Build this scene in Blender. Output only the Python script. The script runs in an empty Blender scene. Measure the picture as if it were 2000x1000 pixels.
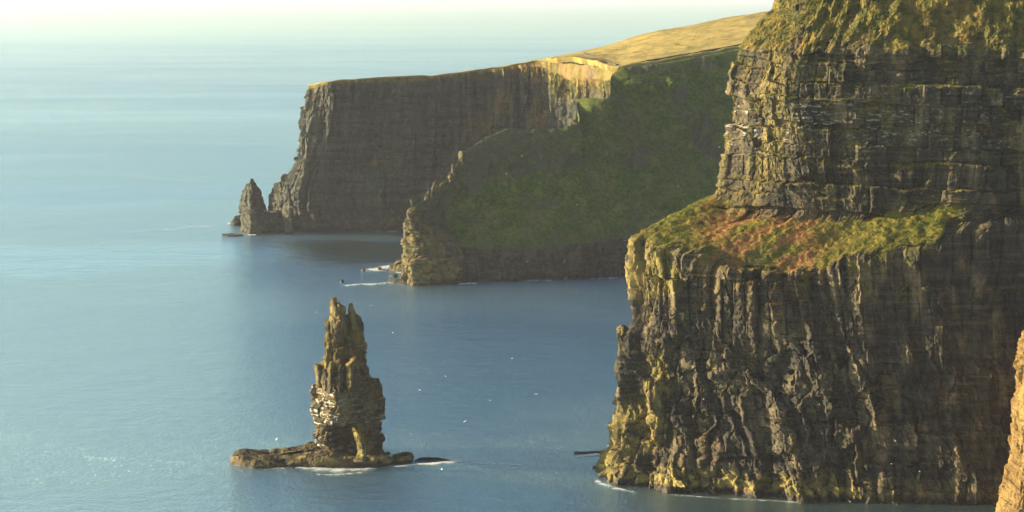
import bpy, math, random
import numpy as np
from math import radians as R

rng = np.random.default_rng(7)
random.seed(7)
col = bpy.context.scene.collection
scene = bpy.context.scene

# ------------------------------------------------------------------ camera model
F, H = 3500.0, 188.0
PITCH = math.atan(520 / F)
CP, SP = math.cos(PITCH), math.sin(PITCH)


def ray(px, py):
    xr, yv = (px - 1000) / F, (500 - py) / F
    return np.array([xr, yv * SP + CP, yv * CP - SP])


def at(px, py, Y):                      # world point seen at px,py that lies Y metres ahead
    d = ray(px, py)
    return np.array([0, 0, H]) + d * (Y / d[1])


def sea(px, py, z=0.0):                 # world point of the water seen at px,py
    d = ray(px, py)
    return np.array([0, 0, H]) + d * ((z - H) / d[2])


def wat(px, Y, z=0.0):                  # world point at height z, Y ahead, in picture column px
    t = Y * CP + (H - z) * SP
    return np.array([(px - 1000) / F * t, Y, z])


def project(P):
    x, y, z = P[..., 0], P[..., 1], P[..., 2] - H
    t = y * CP - z * SP
    v = y * SP + z * CP
    return 1000 + F * x / t, 500 - F * v / t


# ------------------------------------------------------------------ noise
def h3(ix, iy, iz, seed=0):
    n = (ix.astype(np.int64) * 374761393 + iy.astype(np.int64) * 668265263 + iz.astype(np.int64) * 2147483647 + seed * 974711) & 0xFFFFFFFF
    n = ((n ^ (n >> 13)) * 1274126177) & 0xFFFFFFFF
    n = ((n ^ (n >> 16)) * 2246822519) & 0xFFFFFFFF
    return ((n ^ (n >> 15)) & 0xFFFFFF) / float(0xFFFFFF)


def vnoise(x, y, z, seed=0):
    x, y, z = np.broadcast_arrays(x, y, z)
    xi, yi, zi = np.floor(x), np.floor(y), np.floor(z)
    fx, fy, fz = x - xi, y - yi, z - zi
    fx, fy, fz = [f * f * f * (f * (f * 6 - 15) + 10) for f in (fx, fy, fz)]
    out = 0
    for a in (0, 1):
        wa = fx if a else 1 - fx
        for b in (0, 1):
            wb = fy if b else 1 - fy
            for c in (0, 1):
                wc = fz if c else 1 - fz
                out = out + wa * wb * wc * h3(xi + a, yi + b, zi + c, seed)
    return out * 2 - 1


def fbm(x, y, z, o=4, seed=0, gain=.5):
    s, a, f, n = 0, 1.0, 1.0, 0
    for k in range(o):
        s = s + a * vnoise(x * f + k * 17.3, y * f + k * 5.1, z * f + k * 9.7, seed + k)
        n += a
        a *= gain
        f *= 2.03
    return s / n


def ridge(x, y, z, o=3, seed=0):
    s, a, f, n = 0, 1.0, 1.0, 0
    for k in range(o):
        s = s + a * (1 - 2 * np.abs(vnoise(x * f + k * 7.7, y * f, z * f, seed + k)))
        n += a
        a *= .5
        f *= 2.1
    return s / n


def facet(x, y, z, seed=0):
    """broken rock: every Voronoi cell is its own tilted plane"""
    xi, yi, zi = np.floor(x), np.floor(y), np.floor(z)
    best = np.full(x.shape, 1e9)
    sec = np.full(x.shape, 1e9)
    val = np.zeros(x.shape)
    for a in (-1, 0, 1):
        for b in (-1, 0, 1):
            for c in (0,):
                cx, cy, cz = xi + a, yi + b, zi + c
                dx = x - cx - h3(cx, cy, cz, seed)
                dy = y - cy - h3(cx, cy, cz, seed + 1)
                dz = z - cz - h3(cx, cy, cz, seed + 2)
                d = dx * dx + dy * dy + dz * dz
                k = d < best
                sec = np.minimum(sec, np.where(k, best, d))
                best = np.where(k, d, best)
                v = h3(cx, cy, cz, seed + 3) * 1.2 - .6 + dx * (h3(cx, cy, cz, seed + 4) * 2.4 - 1.2) + dy * (h3(cx, cy, cz, seed + 5) * 2.4 - 1.2) + dz * (h3(cx, cy, cz, seed + 6) * 1.6 - .5)
                val = np.where(k, v, val)
    return val - .22 * np.exp(-((np.sqrt(sec) - np.sqrt(best)) / .1) ** 2)


def sst(a, b, x):
    t = np.clip((x - a) / (b - a), 0, 1)
    return t * t * (3 - 2 * t)


def strata(s, z, seed, tmin, tmax, wmin, wmax, groove=.3, lw=.5):
    """beds of varied thickness, each broken into blocks by upright joints: -1..1"""
    g = np.random.default_rng(seed)
    b = np.cumsum(g.uniform(tmin, tmax, 900)) - 20
    i = np.searchsorted(b, z)
    th = np.diff(np.concatenate([[-20], b]))
    top = b[np.clip(i, 0, 899)]
    fz = (top - z) / th[np.clip(i, 0, 899)]        # 0 at the bed's top
    lay = g.uniform(-1, 1, 901)[i]
    w = g.uniform(wmin, wmax, 901)[i]
    off = g.uniform(0, 50, 901)[i]
    q = (s + off) / w
    cell = np.floor(q)
    blk = h3(cell, i, i * 0, seed) * 2 - 1
    fq = q - cell
    joint = -(np.exp(-(fq * w / .25) ** 2) + np.exp(-((1 - fq) * w / .25) ** 2)) * .5
    gr = -groove * np.exp(-((1 - fz) * th[np.clip(i, 0, 899)] / .3) ** 2)
    return lay * lw + blk * .5 + gr + joint * .5


# ------------------------------------------------------------------ grids
def blur1(a, r, axis, wrap=False):
    if r < 1:
        return a
    a = np.moveaxis(a, axis, 0)
    pad = np.concatenate([a[-r:], a, a[:r]]) if wrap else np.concatenate([np.repeat(a[:1], r, 0), a, np.repeat(a[-1:], r, 0)])
    c = np.cumsum(np.concatenate([np.zeros_like(pad[:1]), pad]), 0)
    o = (c[2 * r + 1:] - c[:-2 * r - 1]) / (2 * r + 1)
    return np.moveaxis(o, 0, axis)


def blur(a, r, c, wrap=False, n=2):
    for _ in range(n):
        a = blur1(blur1(a, r, 0), c, 1, wrap)
    return a


def resample(a, counts, axis):
    a = np.moveaxis(a, axis, 0)
    idx = np.concatenate([k + np.arange(n) / n for k, n in enumerate(counts)] + [[len(counts)]])
    i = np.clip(np.floor(idx).astype(int), 0, len(a) - 2)
    f = (idx - i).reshape((-1,) + (1,) * (a.ndim - 1))
    return np.moveaxis(a[i] * (1 - f) + a[i + 1] * f, 0, axis), idx


def loft(net, step_r, step_c, maxr=120, maxc=150):
    net = np.asarray(net, float)
    lr = np.linalg.norm(np.diff(net, axis=0), axis=2)
    lc = np.linalg.norm(np.diff(net, axis=1), axis=2)
    nr = [int(np.clip(np.ceil(np.median(l) / step_r), 2, maxr)) for l in lr]
    nc = [int(np.clip(np.ceil(np.median(l) / step_c), 2, maxc)) for l in lc.T]
    g, vi = resample(net, nr, 0)
    g, ui = resample(g, nc, 1)
    return g, vi, ui


def normals(P, wrap=False):
    if wrap:
        du = np.roll(P, -1, 1) - np.roll(P, 1, 1)
    else:
        du = np.gradient(P, axis=1)
    dv = np.gradient(P, axis=0)
    n = np.cross(dv, du)
    return n / (np.linalg.norm(n, axis=2, keepdims=True) + 1e-9)


def mesh_from(name, verts, quads, mat, origin=(0, 0, 0), parent=None, attrs=None, smooth=False):
    verts = np.asarray(verts, np.float32) - np.asarray(origin, np.float32)
    quads = np.asarray(quads, np.int32)
    k = quads.shape[1]
    me = bpy.data.meshes.new(name)
    me.vertices.add(len(verts))
    me.vertices.foreach_set('co', verts.ravel())
    me.loops.add(quads.size)
    me.loops.foreach_set('vertex_index', quads.ravel())
    me.polygons.add(len(quads))
    me.polygons.foreach_set('loop_start', np.arange(0, quads.size, k, dtype=np.int32))
    me.polygons.foreach_set('loop_total', np.full(len(quads), k, np.int32))
    me.polygons.foreach_set('use_smooth', np.full(len(quads), smooth, bool))
    for an, av in (attrs or {}).items():
        at_ = me.attributes.new(an, 'FLOAT', 'POINT')
        at_.data.foreach_set('value', np.asarray(av, np.float32))
    me.update()
    me.validate()
    me.materials.append(mat)
    o = bpy.data.objects.new(name, me)
    col.objects.link(o)
    if parent:
        o.parent = parent
    else:
        o.location = origin
    return o


def grid_quads(r, c, wrap=False):
    a = np.arange(r * c).reshape(r, c)
    if wrap:
        a = np.concatenate([a, a[:, :1]], 1)
    return np.stack([a[:-1, :-1], a[:-1, 1:], a[1:, 1:], a[1:, :-1]], -1).reshape(-1, 4)


def subset(V, Q, keep, attrs):
    q = Q[keep]
    used, inv = np.unique(q, return_inverse=True)
    return V[used], inv.reshape(q.shape), {k: v[used] for k, v in attrs.items()}


def tag(o, label=None, cat=None, group=None, kind=None):
    if label: o['label'] = label
    if cat: o['category'] = cat
    if group: o['group'] = group
    if kind: o['kind'] = kind
    return o


def empty(name, loc):
    o = bpy.data.objects.new(name, None)
    o.location = loc
    col.objects.link(o)
    return o


# ------------------------------------------------------------------ materials
class NT:
    def __init__(self, name):
        self.m = bpy.data.materials.new(name)
        self.m.use_nodes = True
        self.t = self.m.node_tree
        self.t.nodes.clear()
        self.out = self.n('ShaderNodeOutputMaterial')

    def n(self, kind, **kw):
        nd = self.t.nodes.new(kind)
        for k, v in kw.items():
            setattr(nd, k, v)
        return nd

    def l(self, a, b):
        self.t.links.new(a, b)

    def setin(self, s, v):
        if hasattr(v, 'is_linked') or isinstance(v, bpy.types.NodeSocket):
            self.l(v, s)
        else:
            s.default_value = v

    def math(self, op, a, b=0.0, clamp=False):
        nd = self.n('ShaderNodeMath', operation=op, use_clamp=clamp)
        self.setin(nd.inputs[0], a)
        self.setin(nd.inputs[1], b)
        return nd.outputs[0]

    def mix(self, f, a, b):
        nd = self.n('ShaderNodeMix', data_type='RGBA')
        self.setin(nd.inputs[0], f)
        self.setin(nd.inputs[6], a if not isinstance(a, tuple) else (*a, 1))
        self.setin(nd.inputs[7], b if not isinstance(b, tuple) else (*b, 1))
        return nd.outputs[2]

    def attr(self, name):
        return self.n('ShaderNodeAttribute', attribute_name=name).outputs['Fac']

    def noise(self, scale, detail=4, vec=(1, 1, 1), rough=.55, coord=None):
        if coord is None:
            coord = self.n('ShaderNodeNewGeometry').outputs['Position']
        mp = self.n('ShaderNodeMapping')
        mp.inputs['Scale'].default_value = vec
        self.l(coord, mp.inputs['Vector'])
        nz = self.n('ShaderNodeTexNoise')
        nz.inputs['Scale'].default_value = scale
        nz.inputs['Detail'].default_value = detail
        nz.inputs['Roughness'].default_value = rough
        self.l(mp.outputs[0], nz.inputs['Vector'])
        return nz.outputs['Fac']

    def step(self, v, a, b):
        nd = self.n('ShaderNodeMapRange', interpolation_type='SMOOTHSTEP')
        self.setin(nd.inputs[0], v)
        nd.inputs[1].default_value = a
        nd.inputs[2].default_value = b
        return nd.outputs[0]

    def bump(self, hgt, dist, strength=1.0, normal=None):
        nd = self.n('ShaderNodeBump')
        nd.inputs['Strength'].default_value = strength
        nd.inputs['Distance'].default_value = dist
        self.l(hgt, nd.inputs['Height'])
        if normal is not None:
            self.l(normal, nd.inputs['Normal'])
        return nd.outputs[0]

    def bsdf(self, color, rough=.9, normal=None, spec=.2, **kw):
        b = self.n('ShaderNodeBsdfPrincipled')
        self.setin(b.inputs['Base Color'], color if not isinstance(color, tuple) else (*color, 1))
        self.setin(b.inputs['Roughness'], rough)
        b.inputs['Specular IOR Level'].default_value = spec
        for k, v in kw.items():
            self.setin(b.inputs[k.replace('_', ' ')], v)
        if normal is not None:
            self.l(normal, b.inputs['Normal'])
        self.l(b.outputs[0], self.out.inputs['Surface'])
        return b


def rock_material(name, dark, mid, pale, bedscale=.45, bump=.5, grit=.8, redness=.3, bands=.24):
    m = NT(name)
    beds = m.noise(bedscale, 3, (.06, .06, 1.0), .6)
    mott = m.noise(.12, 5, (1, 1, .45), .6)
    fine = m.noise(grit, 5, (1, 1, .8), .65)
    c = m.mix(m.step(beds, .35, .65), dark, mid)
    c = m.mix(m.math('MULTIPLY', m.step(mott, .48, .68), .75), c, pale)
    c = m.mix(m.math('MULTIPLY', m.step(fine, .5, .75), .5), c, tuple(x * .45 for x in dark))
    band = m.noise(bedscale * 1.7, 2, (.05, .05, 1.0), .55)
    c = m.mix(m.math('MULTIPLY', m.step(band, .57, .63), bands), c, tuple(x * .9 for x in pale))
    lines = m.noise(bedscale * 5, 3, (.05, .05, 1.0), .6)
    c = m.mix(m.math('MULTIPLY', m.step(lines, .52, .66), .55), c, tuple(x * .4 for x in dark))
    crack = m.noise(.9, 3, (1, 1, .1), .6)
    c = m.mix(m.math('MULTIPLY', m.step(crack, .58, .68), .4), c, tuple(x * .4 for x in dark))
    rust = m.noise(.05, 5, (1, 1, .35), .6)
    c = m.mix(m.math('MULTIPLY', m.step(rust, .54, .68), redness), c, (.2, .135, .07))
    # lichen, guano, weed and turf masks
    li = m.math('MULTIPLY', m.attr('lichen_sun'), m.step(m.noise(.35, 4), .35, .55), True)  # this mask also carries sunlight painted on the nose and cave wall
    c = m.mix(li, c, m.mix(m.noise(.15, 2), (.30, .2, .05), (.22, .2, .05)))
    gu = m.math('MULTIPLY', m.attr('guano'), m.step(m.noise(1.0, 4, (.35, .35, 1.3)), .5, .6), True)
    c = m.mix(gu, c, (.62, .6, .52))
    we = m.attr('wet')
    c = m.mix(m.math('MULTIPLY', we, .85), c, (.035, .024, .014))
    gr = m.math('MULTIPLY', m.attr('grass'), m.step(m.noise(.5, 4), .28, .42), True)
    gcol = m.mix(m.step(m.noise(.22, 5), .38, .62), (.055, .068, .014), (.2, .15, .035))
    gcol = m.mix(m.math('MULTIPLY', m.attr('rust'), m.step(m.noise(.45, 4), .4, .6)), gcol, (.3, .13, .045))
    c = m.mix(gr, c, gcol)
    hgt = m.math('ADD', m.math('MULTIPLY', fine, .6), m.math('MULTIPLY', m.noise(2.4, 4, (.5, .5, 1.6)), .4))
    ro = m.math('SUBTRACT', .92, m.math('MULTIPLY', we, .35))
    m.bsdf(c, ro, m.bump(hgt, bump, .9), .25)
    return m.m


def turf_material(name, greens, golds, rusts, scale=.25, goldmix=(.4, .62), bump=.6):
    m = NT(name)
    a = m.noise(scale, 6, (1, 1, 1), .65)
    b = m.noise(scale * 4.5, 4, (1, 1, 1), .6)
    c = m.mix(m.step(a, *goldmix), greens[0], golds[0])
    c2 = m.mix(m.step(a, *goldmix), greens[1], golds[1])
    c = m.mix(m.step(b, .35, .65), c, c2)
    ru = m.math('MULTIPLY', m.attr('rust'), m.step(m.noise(scale * 2.2, 5), .34, .56), True)
    c = m.mix(ru, c, m.mix(m.step(b, .4, .6), rusts[0], rusts[1]))
    rk = m.attr('bare')
    c = m.mix(m.math('MULTIPLY', rk, m.step(m.noise(.5, 4), .4, .55), True), c, (.1, .088, .065))
    m.bsdf(c, .95, m.bump(m.math('ADD', b, m.noise(scale * 14, 3)), bump, .8), .1)
    return m.m


M = {}
M['rock_near'] = rock_material('rock_near', (.024, .023, .020), (.052, .046, .033), (.19, .145, .08), redness=.12)
M['rock_stack'] = rock_material('rock_stack', (.024, .021, .016), (.052, .044, .028), (.15, .12, .07), .7, .4, 1.1)
M['rock_far'] = rock_material('rock_far', (.038, .045, .041), (.06, .071, .064), (.098, .09, .066), .2, .8, .4, .06)
M['rock_mid'] = rock_material('rock_mid', (.03, .03, .024), (.056, .053, .04), (.12, .1, .068), .3, .7, .5)
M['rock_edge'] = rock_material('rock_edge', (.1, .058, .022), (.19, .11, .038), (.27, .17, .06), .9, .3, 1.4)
M['turf_ledge'] = turf_material('turf_ledge', ((.06, .085, .010), (.13, .15, .02)), ((.2, .165, .03), (.28, .21, .05)), ((.3, .13, .05), (.38, .2, .085)), .28, (.42, .66), .5)
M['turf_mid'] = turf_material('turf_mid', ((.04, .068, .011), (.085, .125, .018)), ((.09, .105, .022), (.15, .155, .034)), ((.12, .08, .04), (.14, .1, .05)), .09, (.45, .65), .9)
M['turf_plain'] = turf_material('turf_plain', ((.2, .18, .045), (.26, .22, .06)), ((.34, .25, .075), (.4, .3, .1)), ((.12, .105, .03), (.17, .13, .045)), .035, (.35, .6), .6)
M['turf_far'] = turf_material('turf_far', ((.1, .09, .025), (.14, .115, .035)), ((.18, .135, .05), (.22, .16, .06)), ((.25, .14, .06), (.28, .18, .08)), .06, (.4, .62), .8)

m = NT('tuft')
tc = m.mix(m.attr('tint'), (.07, .1, .012), (.3, .25, .055))
tc = m.mix(m.attr('rust'), tc, (.42, .17, .06))
m.bsdf(tc, .9, None, .1)
M['tuft'] = m.m

m = NT('gull_white')
m.bsdf((.8, .8, .78), .6)
M['gull'] = m.m

# water
m = NT('sea_water')
pos = m.n('ShaderNodeNewGeometry').outputs['Position']
w1 = m.noise(.035, 3, (.55, 1.0, 1), .5)
w2 = m.noise(.16, 3, (.6, 1.0, 1), .55)
w3 = m.noise(.8, 4, (.8, 1.0, 1), .65)
swirl = m.n('ShaderNodeVectorMath', operation='ADD')
wv = m.n('ShaderNodeTexNoise')
wv.inputs['Scale'].default_value = .004
wv.inputs['Detail'].default_value = 3
m.l(pos, wv.inputs['Vector'])
sc_ = m.n('ShaderNodeVectorMath', operation='SCALE')
sc_.inputs['Scale'].default_value = 260
m.l(wv.outputs['Color'], sc_.inputs[0])
m.l(pos, swirl.inputs[0])
m.l(sc_.outputs[0], swirl.inputs[1])
patch = m.noise(.0055, 5, (.3, 1.0, 1), .6, swirl.outputs[0])
streak = m.noise(.0011, 4, (.2, 1.0, 1), .5)
calm = m.math('ADD', m.math('MULTIPLY', m.step(patch, .42, .6), .6), m.math('MULTIPLY', m.step(streak, .42, .6), .4))
sx = m.n('ShaderNodeSeparateXYZ')
m.l(pos, sx.inputs[0])
off = m.math('SUBTRACT', 1.0, m.math('MULTIPLY', m.step(sx.outputs[1], 900, 9000), .85))


def wave(h, dist, k, nrm=None):
    nd = m.n('ShaderNodeBump')
    nd.inputs['Distance'].default_value = dist
    m.l(m.math('MULTIPLY', off, k), nd.inputs['Strength'])
    m.l(h, nd.inputs['Height'])
    if nrm is not None:
        m.l(nrm, nd.inputs['Normal'])
    return nd.outputs[0]


n1 = wave(w1, 5.0, .3)
n2 = wave(w2, 2.2, .55, n1)
bn = m.n('ShaderNodeBump')
bn.inputs['Distance'].default_value = 1.9
slick = m.step(m.noise(.0035, 5, (.14, 1.0, 1), .55, swirl.outputs[0]), .55, .66)
m.l(m.math('MULTIPLY', m.math('MULTIPLY', off, m.math('SUBTRACT', 1.0, m.math('MULTIPLY', slick, .65))), m.math('ADD', m.math('MULTIPLY', calm, .36), .56)), bn.inputs['Strength'])
m.l(w3, bn.inputs['Height'])
m.l(n2, bn.inputs['Normal'])
wc = m.mix(calm, (.003, .028, .030), (.008, .044, .047))
ro = m.math('ADD', .10, m.math('MULTIPLY', off, m.math('ADD', .06, m.math('MULTIPLY', calm, .07))))
di = m.n('ShaderNodeBsdfDiffuse')
m.l(wc, di.inputs['Color'])
m.l(bn.outputs[0], di.inputs['Normal'])
gl = m.n('ShaderNodeBsdfGlossy', distribution='GGX')
gl.inputs['Color'].default_value = (.70, .955, .93, 1)
m.l(ro, gl.inputs['Roughness'])
m.l(bn.outputs[0], gl.inputs['Normal'])
fr = m.n('ShaderNodeFresnel')
fr.inputs['IOR'].default_value = 1.45
m.l(bn.outputs[0], fr.inputs['Normal'])
mx = m.n('ShaderNodeMixShader')
m.l(fr.outputs[0], mx.inputs[0])
m.l(di.outputs[0], mx.inputs[1])
m.l(gl.outputs[0], mx.inputs[2])
m.l(mx.outputs[0], m.out.inputs['Surface'])
M['water'] = m.m

m = NT('foam')
fa = m.math('MULTIPLY', m.attr('dens'), m.math('ADD', m.noise(.9, 5, (.5, 1, 1), .7), m.noise(.2, 3, (.6, 1, 1))))
b = m.bsdf((.75, .78, .76), .8)
m.l(m.math('MULTIPLY', m.step(fa, .5, 1.0), .95), b.inputs['Alpha'])
M['foam'] = m.m

m = NT('shadow_dark')  # dark tone painted for the shadow lines on the hillside
m.bsdf(m.mix(m.noise(1.2, 4), (.05, .045, .035), (.13, .11, .08)), .95, m.bump(m.noise(2.5, 3), .3))
M['wall'] = m.m

# ------------------------------------------------------------------ cliffs
def rock_disp(s, z, seed, rib=(4, 9, 45), big=(1.2, 3, 7, 5, 12), small=(.5, .6, 1.8, 1.5, 5), rough=.6, ribmask=1.0, fac=(1.2, 5, 11), fac2=(.4, 1.7, 2.6), lw=.5):
    """outward push of a cliff face from its along-face distance s and height z"""
    wz = fbm(s / 14, z / 32, z * 0, 2, seed + 3)
    d = 0
    if rib[0]:
        q = s / rib[1] + wz * .22
        d = d + rib[0] * (ridge(q, z / rib[2], z * 0, 2, seed + 11) - .1) * ribmask
        d = d + rib[0] * .5 * fbm(s / (rib[1] * 2.6), z / 40, z * 0, 2, seed + 5) * ribmask
    zz = z + .7 * wz + .02 * s
    d = d + big[0] * strata(s + 1.0 * wz, zz + (.5 - lw) * 9 * fbm(s / 9, z / 60, z * 0, 3, seed + 22), seed + 21, *big[1:], lw=lw)
    d = d + small[0] * strata(s, zz, seed + 31, *small[1:], groove=.15) * (.35 + .9 * sst(-.3, .3, fbm(s / 11, z / 7, z * 0, 2, seed + 33)))
    j1 = fbm(s / 6, z / 9, z * 0, 3, seed + 51)
    d = d + fac[0] * facet(s / fac[1] + .8 * j1, z / fac[2] + .5 * j1, z * 0 + .5, seed + 61)
    d = d + fac2[0] * facet(s / fac2[1] + .4 * j1, z / fac2[2], z * 0 + .5, seed + 71)
    d = d + rough * fbm(s / 2.2, z / 2.0, z * 0, 4, seed + 41)
    return d


def masks(P, wrap=False):
    n = normals(P, wrap)
    n = n * np.sign(n[..., 2:3].mean() + 1e-9) if False else n
    return n


# ---- near cliff -------------------------------------------------------------
def near_cliff():
    X = {  # rows of (px, py, Y); columns: back, back flank, nose, nose middle, corner, four of the face, off frame
        'r0': [(1780, -60, 930), (1625, -60, 800), (1536, -60, 748), (1570, -60, 738), (1620, -62, 726), (1700, -62, 720), (1780, -62, 716), (1890, -62, 714), (2020, -62, 714), (2300, -62, 725)],
        'r0b': [(1760, 20, 900), (1590, 20, 780), (1512, 22, 738), (1545, 24, 728), (1592, 26, 714), (1680, 28, 708), (1772, 28, 706), (1885, 28, 704), (2020, 28, 704), (2300, 28, 715)],
        'r1': [(1740, 95, 880), (1550, 95, 770), (1467, 95, 726), (1505, 97, 715), (1550, 98, 700), (1650, 100, 696), (1765, 102, 694), (1880, 105, 693), (2015, 105, 692), (2300, 105, 702)],
        'r2': [(1720, 172, 880), (1530, 172, 770), (1441, 172, 720), (1482, 172, 708), (1532, 172, 694), (1645, 175, 691), (1760, 175, 690), (1875, 175, 689), (2010, 175, 688), (2300, 175, 698)],
        'r3': [(1710, 330, 880), (1520, 330, 765), (1433, 330, 717), (1486, 330, 704), (1556, 330, 691), (1650, 335, 688), (1760, 330, 687), (1865, 325, 686), (2005, 325, 685), (2300, 325, 695)],
        'r4': [(1700, 385, 880), (1510, 380, 765), (1414, 377, 713), (1462, 420, 700), (1572, 418, 690), (1660, 420, 687), (1760, 405, 685.5), (1855, 392, 684), (2000, 402, 683), (2300, 405, 692)],
        'r5': [(1600, 455, 880), (1380, 455, 765), (1255, 456, 692), (1291, 482, 680), (1420, 522, 672), (1570, 538, 667), (1690, 493, 667), (1805, 483, 666), (1950, 420, 677), (2300, 412, 688)],
        'r6': [(1590, 610, 875), (1370, 610, 760), (1243, 605, 688), (1288, 615, 677), (1420, 625, 668), (1590, 630, 662), (1695, 625, 661), (1810, 625, 660), (1945, 620, 660), (2300, 620, 668)],
        'r7': [(1570, 715, 870), (1350, 715, 755), (1211, 712, 684), (1278, 725, 674), (1415, 735, 664), (1600, 745, 657), (1700, 745, 655), (1815, 745, 654), (1950, 745, 654), (2300, 745, 662)],
        'r8': [(1550, 865, 865), (1330, 865, 750), (1193, 868, 680), (1270, 880, 671), (1412, 890, 660), (1608, 900, 652), (1705, 902, 649), (1820, 904, 648), (1955, 905, 648), (2300, 905, 655)],
    }
    for k, sh in dict(r0b=-8, r1=-24, r2=-30, r3=-30, r4=-28, r5=-28, r6=-5, r7=5).items():
        a, b_ = X[k][2], X[k][3]
        X[k][2] = (a[0] + sh, a[1], a[2])
        X[k][3] = (b_[0] + sh * .4, b_[1], b_[2])
    net = [[at(*p) for p in r] for r in X.values()]
    base = [wat(1545, 862), wat(1300, 748)] + [sea(*p) for p in [(1174, 934), (1258, 956), (1410, 966), (1618, 979), (1706, 981), (1822, 983), (1958, 985)]] + [wat(2300, 652)]
    fl = [net[-1][k] * .38 + base[k] * .62 for k in range(10)]
    for k in (2, 3):
        fl[k] = fl[k] + np.array([-.6, -.8, 0])
    net += [fl, base, [b + np.array([0, 0, -4.0]) for b in base]]
    P, vi, ui = loft(net, .42, .42, 150, 130)
    P = blur(P, 6, 7)
    N = normals(P)
    if N[200, 300, 1] > 0: N = -N
    Nh = N * np.array([1, 1, .25])
    Nh /= np.linalg.norm(Nh, axis=2, keepdims=True)
    r, c = P.shape[:2]
    mid = P[int(r * .6)]
    s = np.concatenate([[0], np.cumsum(np.linalg.norm(np.diff(mid[:, :2], axis=0), axis=1))])
    S = np.repeat(s[None], r, 0)
    Z = P[..., 2]
    V = np.repeat(vi[:, None], c, 1)
    U = np.repeat(ui[None], r, 0)
    px, py = project(P)
    # where the turf ledge lies (between the rows r4 and r5)
    wob = .22 * fbm(S / 5, Z / 5, Z * 0, 4, 91)
    led = sst(5.02, 5.2, V + wob * .6) * (1 - sst(5.86, 6.0, V + wob)) * (1 - sst(6.95, 7.5, U + 1.6 * wob))
    lower = sst(5.9, 6.1, V)
    cap = 1 - sst(1.5, 2.4, V + .75 * fbm(S / 9, Z / 14, Z * 0, 4, 94))
    # lower wall: strong upright ribs on the sunlit half, quieter to the right
    warp = fbm(S / 22, Z / 30, Z * 0, 3, 401)
    left = 1 - .55 * sst(5.2, 6.6, U)
    midz = np.exp(-((Z - 42) / 30) ** 2)
    upper = sst(46, 68, Z + 14 * warp)
    dA = rock_disp(S + 3 * warp, Z, 100, (-3.2, 9, 90), (4.2, 12, 36, 3, 7.5), (.5, .6, 1.7, 1.5, 4), .3, left, (1.0, 3.5, 8), (.3, 1.3, 2.0), .15)
    dB = rock_disp(S + 3 * warp + .12 * Z + 1.0 * fbm(S / 4, Z / 5, Z * 0, 3, 431), Z, 150, (-4.6, 12, 60), (2.0, 5, 16, 2.5, 7), (.65, .6, 1.7, 1.5, 5), .45, left, (2.5, 4.6, 9), (.8, 1.9, 2.6), .2)
    dB = dB + 1.2 * midz * left * ridge((S + .35 * Z) / 12 + .25 * warp, (Z - .2 * S) / 30, Z * 0, 2, 433)
    dlow = dA * upper + dB * (1 - upper)
    quiet = 1 - .3 * sst(5.5, 6.6, U)
    dlow = dlow * quiet
    # the base: a smoother plinth cut into short buttresses
    plinth = 1 - sst(9, 13, Z + 2 * warp)
    dlow = dlow + plinth * (1.2 * ridge(S / 8, Z / 60, Z * 0, 2, 455) + 1.0)
    dup = rock_disp(S, Z, 200, (1.2, 10, 60), (2.8, 3, 11, 4, 16), (.6, .7, 2.2, 2, 9), .3, 1.0, (.35, 4, 5), (.3, 1.6, 1.6), .72)
    # a few deep shelves of the tower
    dup = dup + .8 * np.sign(vnoise(S / 30, (Z + .03 * S) / 7.5, Z * 0, 77))
    dcap = 3.2 * fbm(S / 8, Z / 8, Z * 0, 5, 300, .58) + .4 * facet(S / 3, Z / 4, Z * 0, 303) + 1.2 * ridge(S / 9, Z / 18, Z * 0, 3, 301)
    dup = dup * (1 - cap) + dcap * cap + .6 * cap * strata(S, Z, 305, 1, 4, 2, 8)
    drock = dup * (1 - lower) + dlow * lower
    D = drock * (1 - led)
    back = 1 - sst(.9, 1.8, U)
    P2 = P + Nh * (D * (1 - .3 * back))[..., None]
    tuss = .95 * fbm(P[..., 0] / 2.4, P[..., 1] / 2.4, Z / 2.4, 4, 500, .6) + .15 * ridge(S / 5, (Z + P[..., 1]) / 14, Z * 0, 2, 510) - .2
    P2 = P2 + N * (led * (tuss + 1.2 * fbm(S / 16, Z / 12, Z * 0, 2, 520)))[..., None]
    N2 = normals(P2)
    if N2[200, 300, 1] > 0: N2 = -N2
    up = N2[..., 2]
    g1 = fbm(S / 9, Z / 16, Z * 0, 4, 600)
    g2 = fbm(S / 4, Z / 4, Z * 0, 4, 610)
    grass = cap * sst(-.2, .15, g1 + .25 + .5 * (up - .3) - .35 * sst(1.2, 2.2, V)) + sst(.45, .75, up + .35 * g2) * sst(60, 75, Z) * (.35 + .65 * sst(-.1, .3, g1 + .1))
    grass = grass + sst(.2, .5, g1 + .5 * g2 - .1) * (1 - sst(2.0, 4.5, V)) * .6
    hang = lower * (1 - sst(6.0, 6.35, V + .5 * g2)) * sst(0, .25, fbm(S / 3.5, Z / 14, Z * 0, 3, 630)) * .8
    grass = np.clip(grass + hang + .4 * lower * sst(.35, .6, up + g2 * .5) * sst(.1, .4, g1), 0, 1)
    grass = grass * (1 - .8 * sst(6.7, 7.5, U) * sst(3.5, 4.5, V))
    bx = sst(365, 400, py + 12 * g2) * np.exp(-((px - 1440) / 150) ** 2) + .55 * sst(400, 430, py) * np.exp(-((px - 1560) / 60) ** 2) + .5 * np.exp(-((px - 1860) / 60) ** 2 - ((py - 60) / 60) ** 2)
    rust = np.clip(.08 + .8 * bx * sst(-.35, .15, fbm(S / 8, Z / 8, Z * 0, 3, 650) + .1) + .4 * (cap * sst(.2, .5, fbm(S / 9, Z / 12, Z * 0, 3, 655))), 0, 1)
    rust = rust * (1 - .95 * np.exp(-((px - 1320) / 45) ** 2) * (py < 520) * (1 - sst(470, 500, py) * 0))
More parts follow.
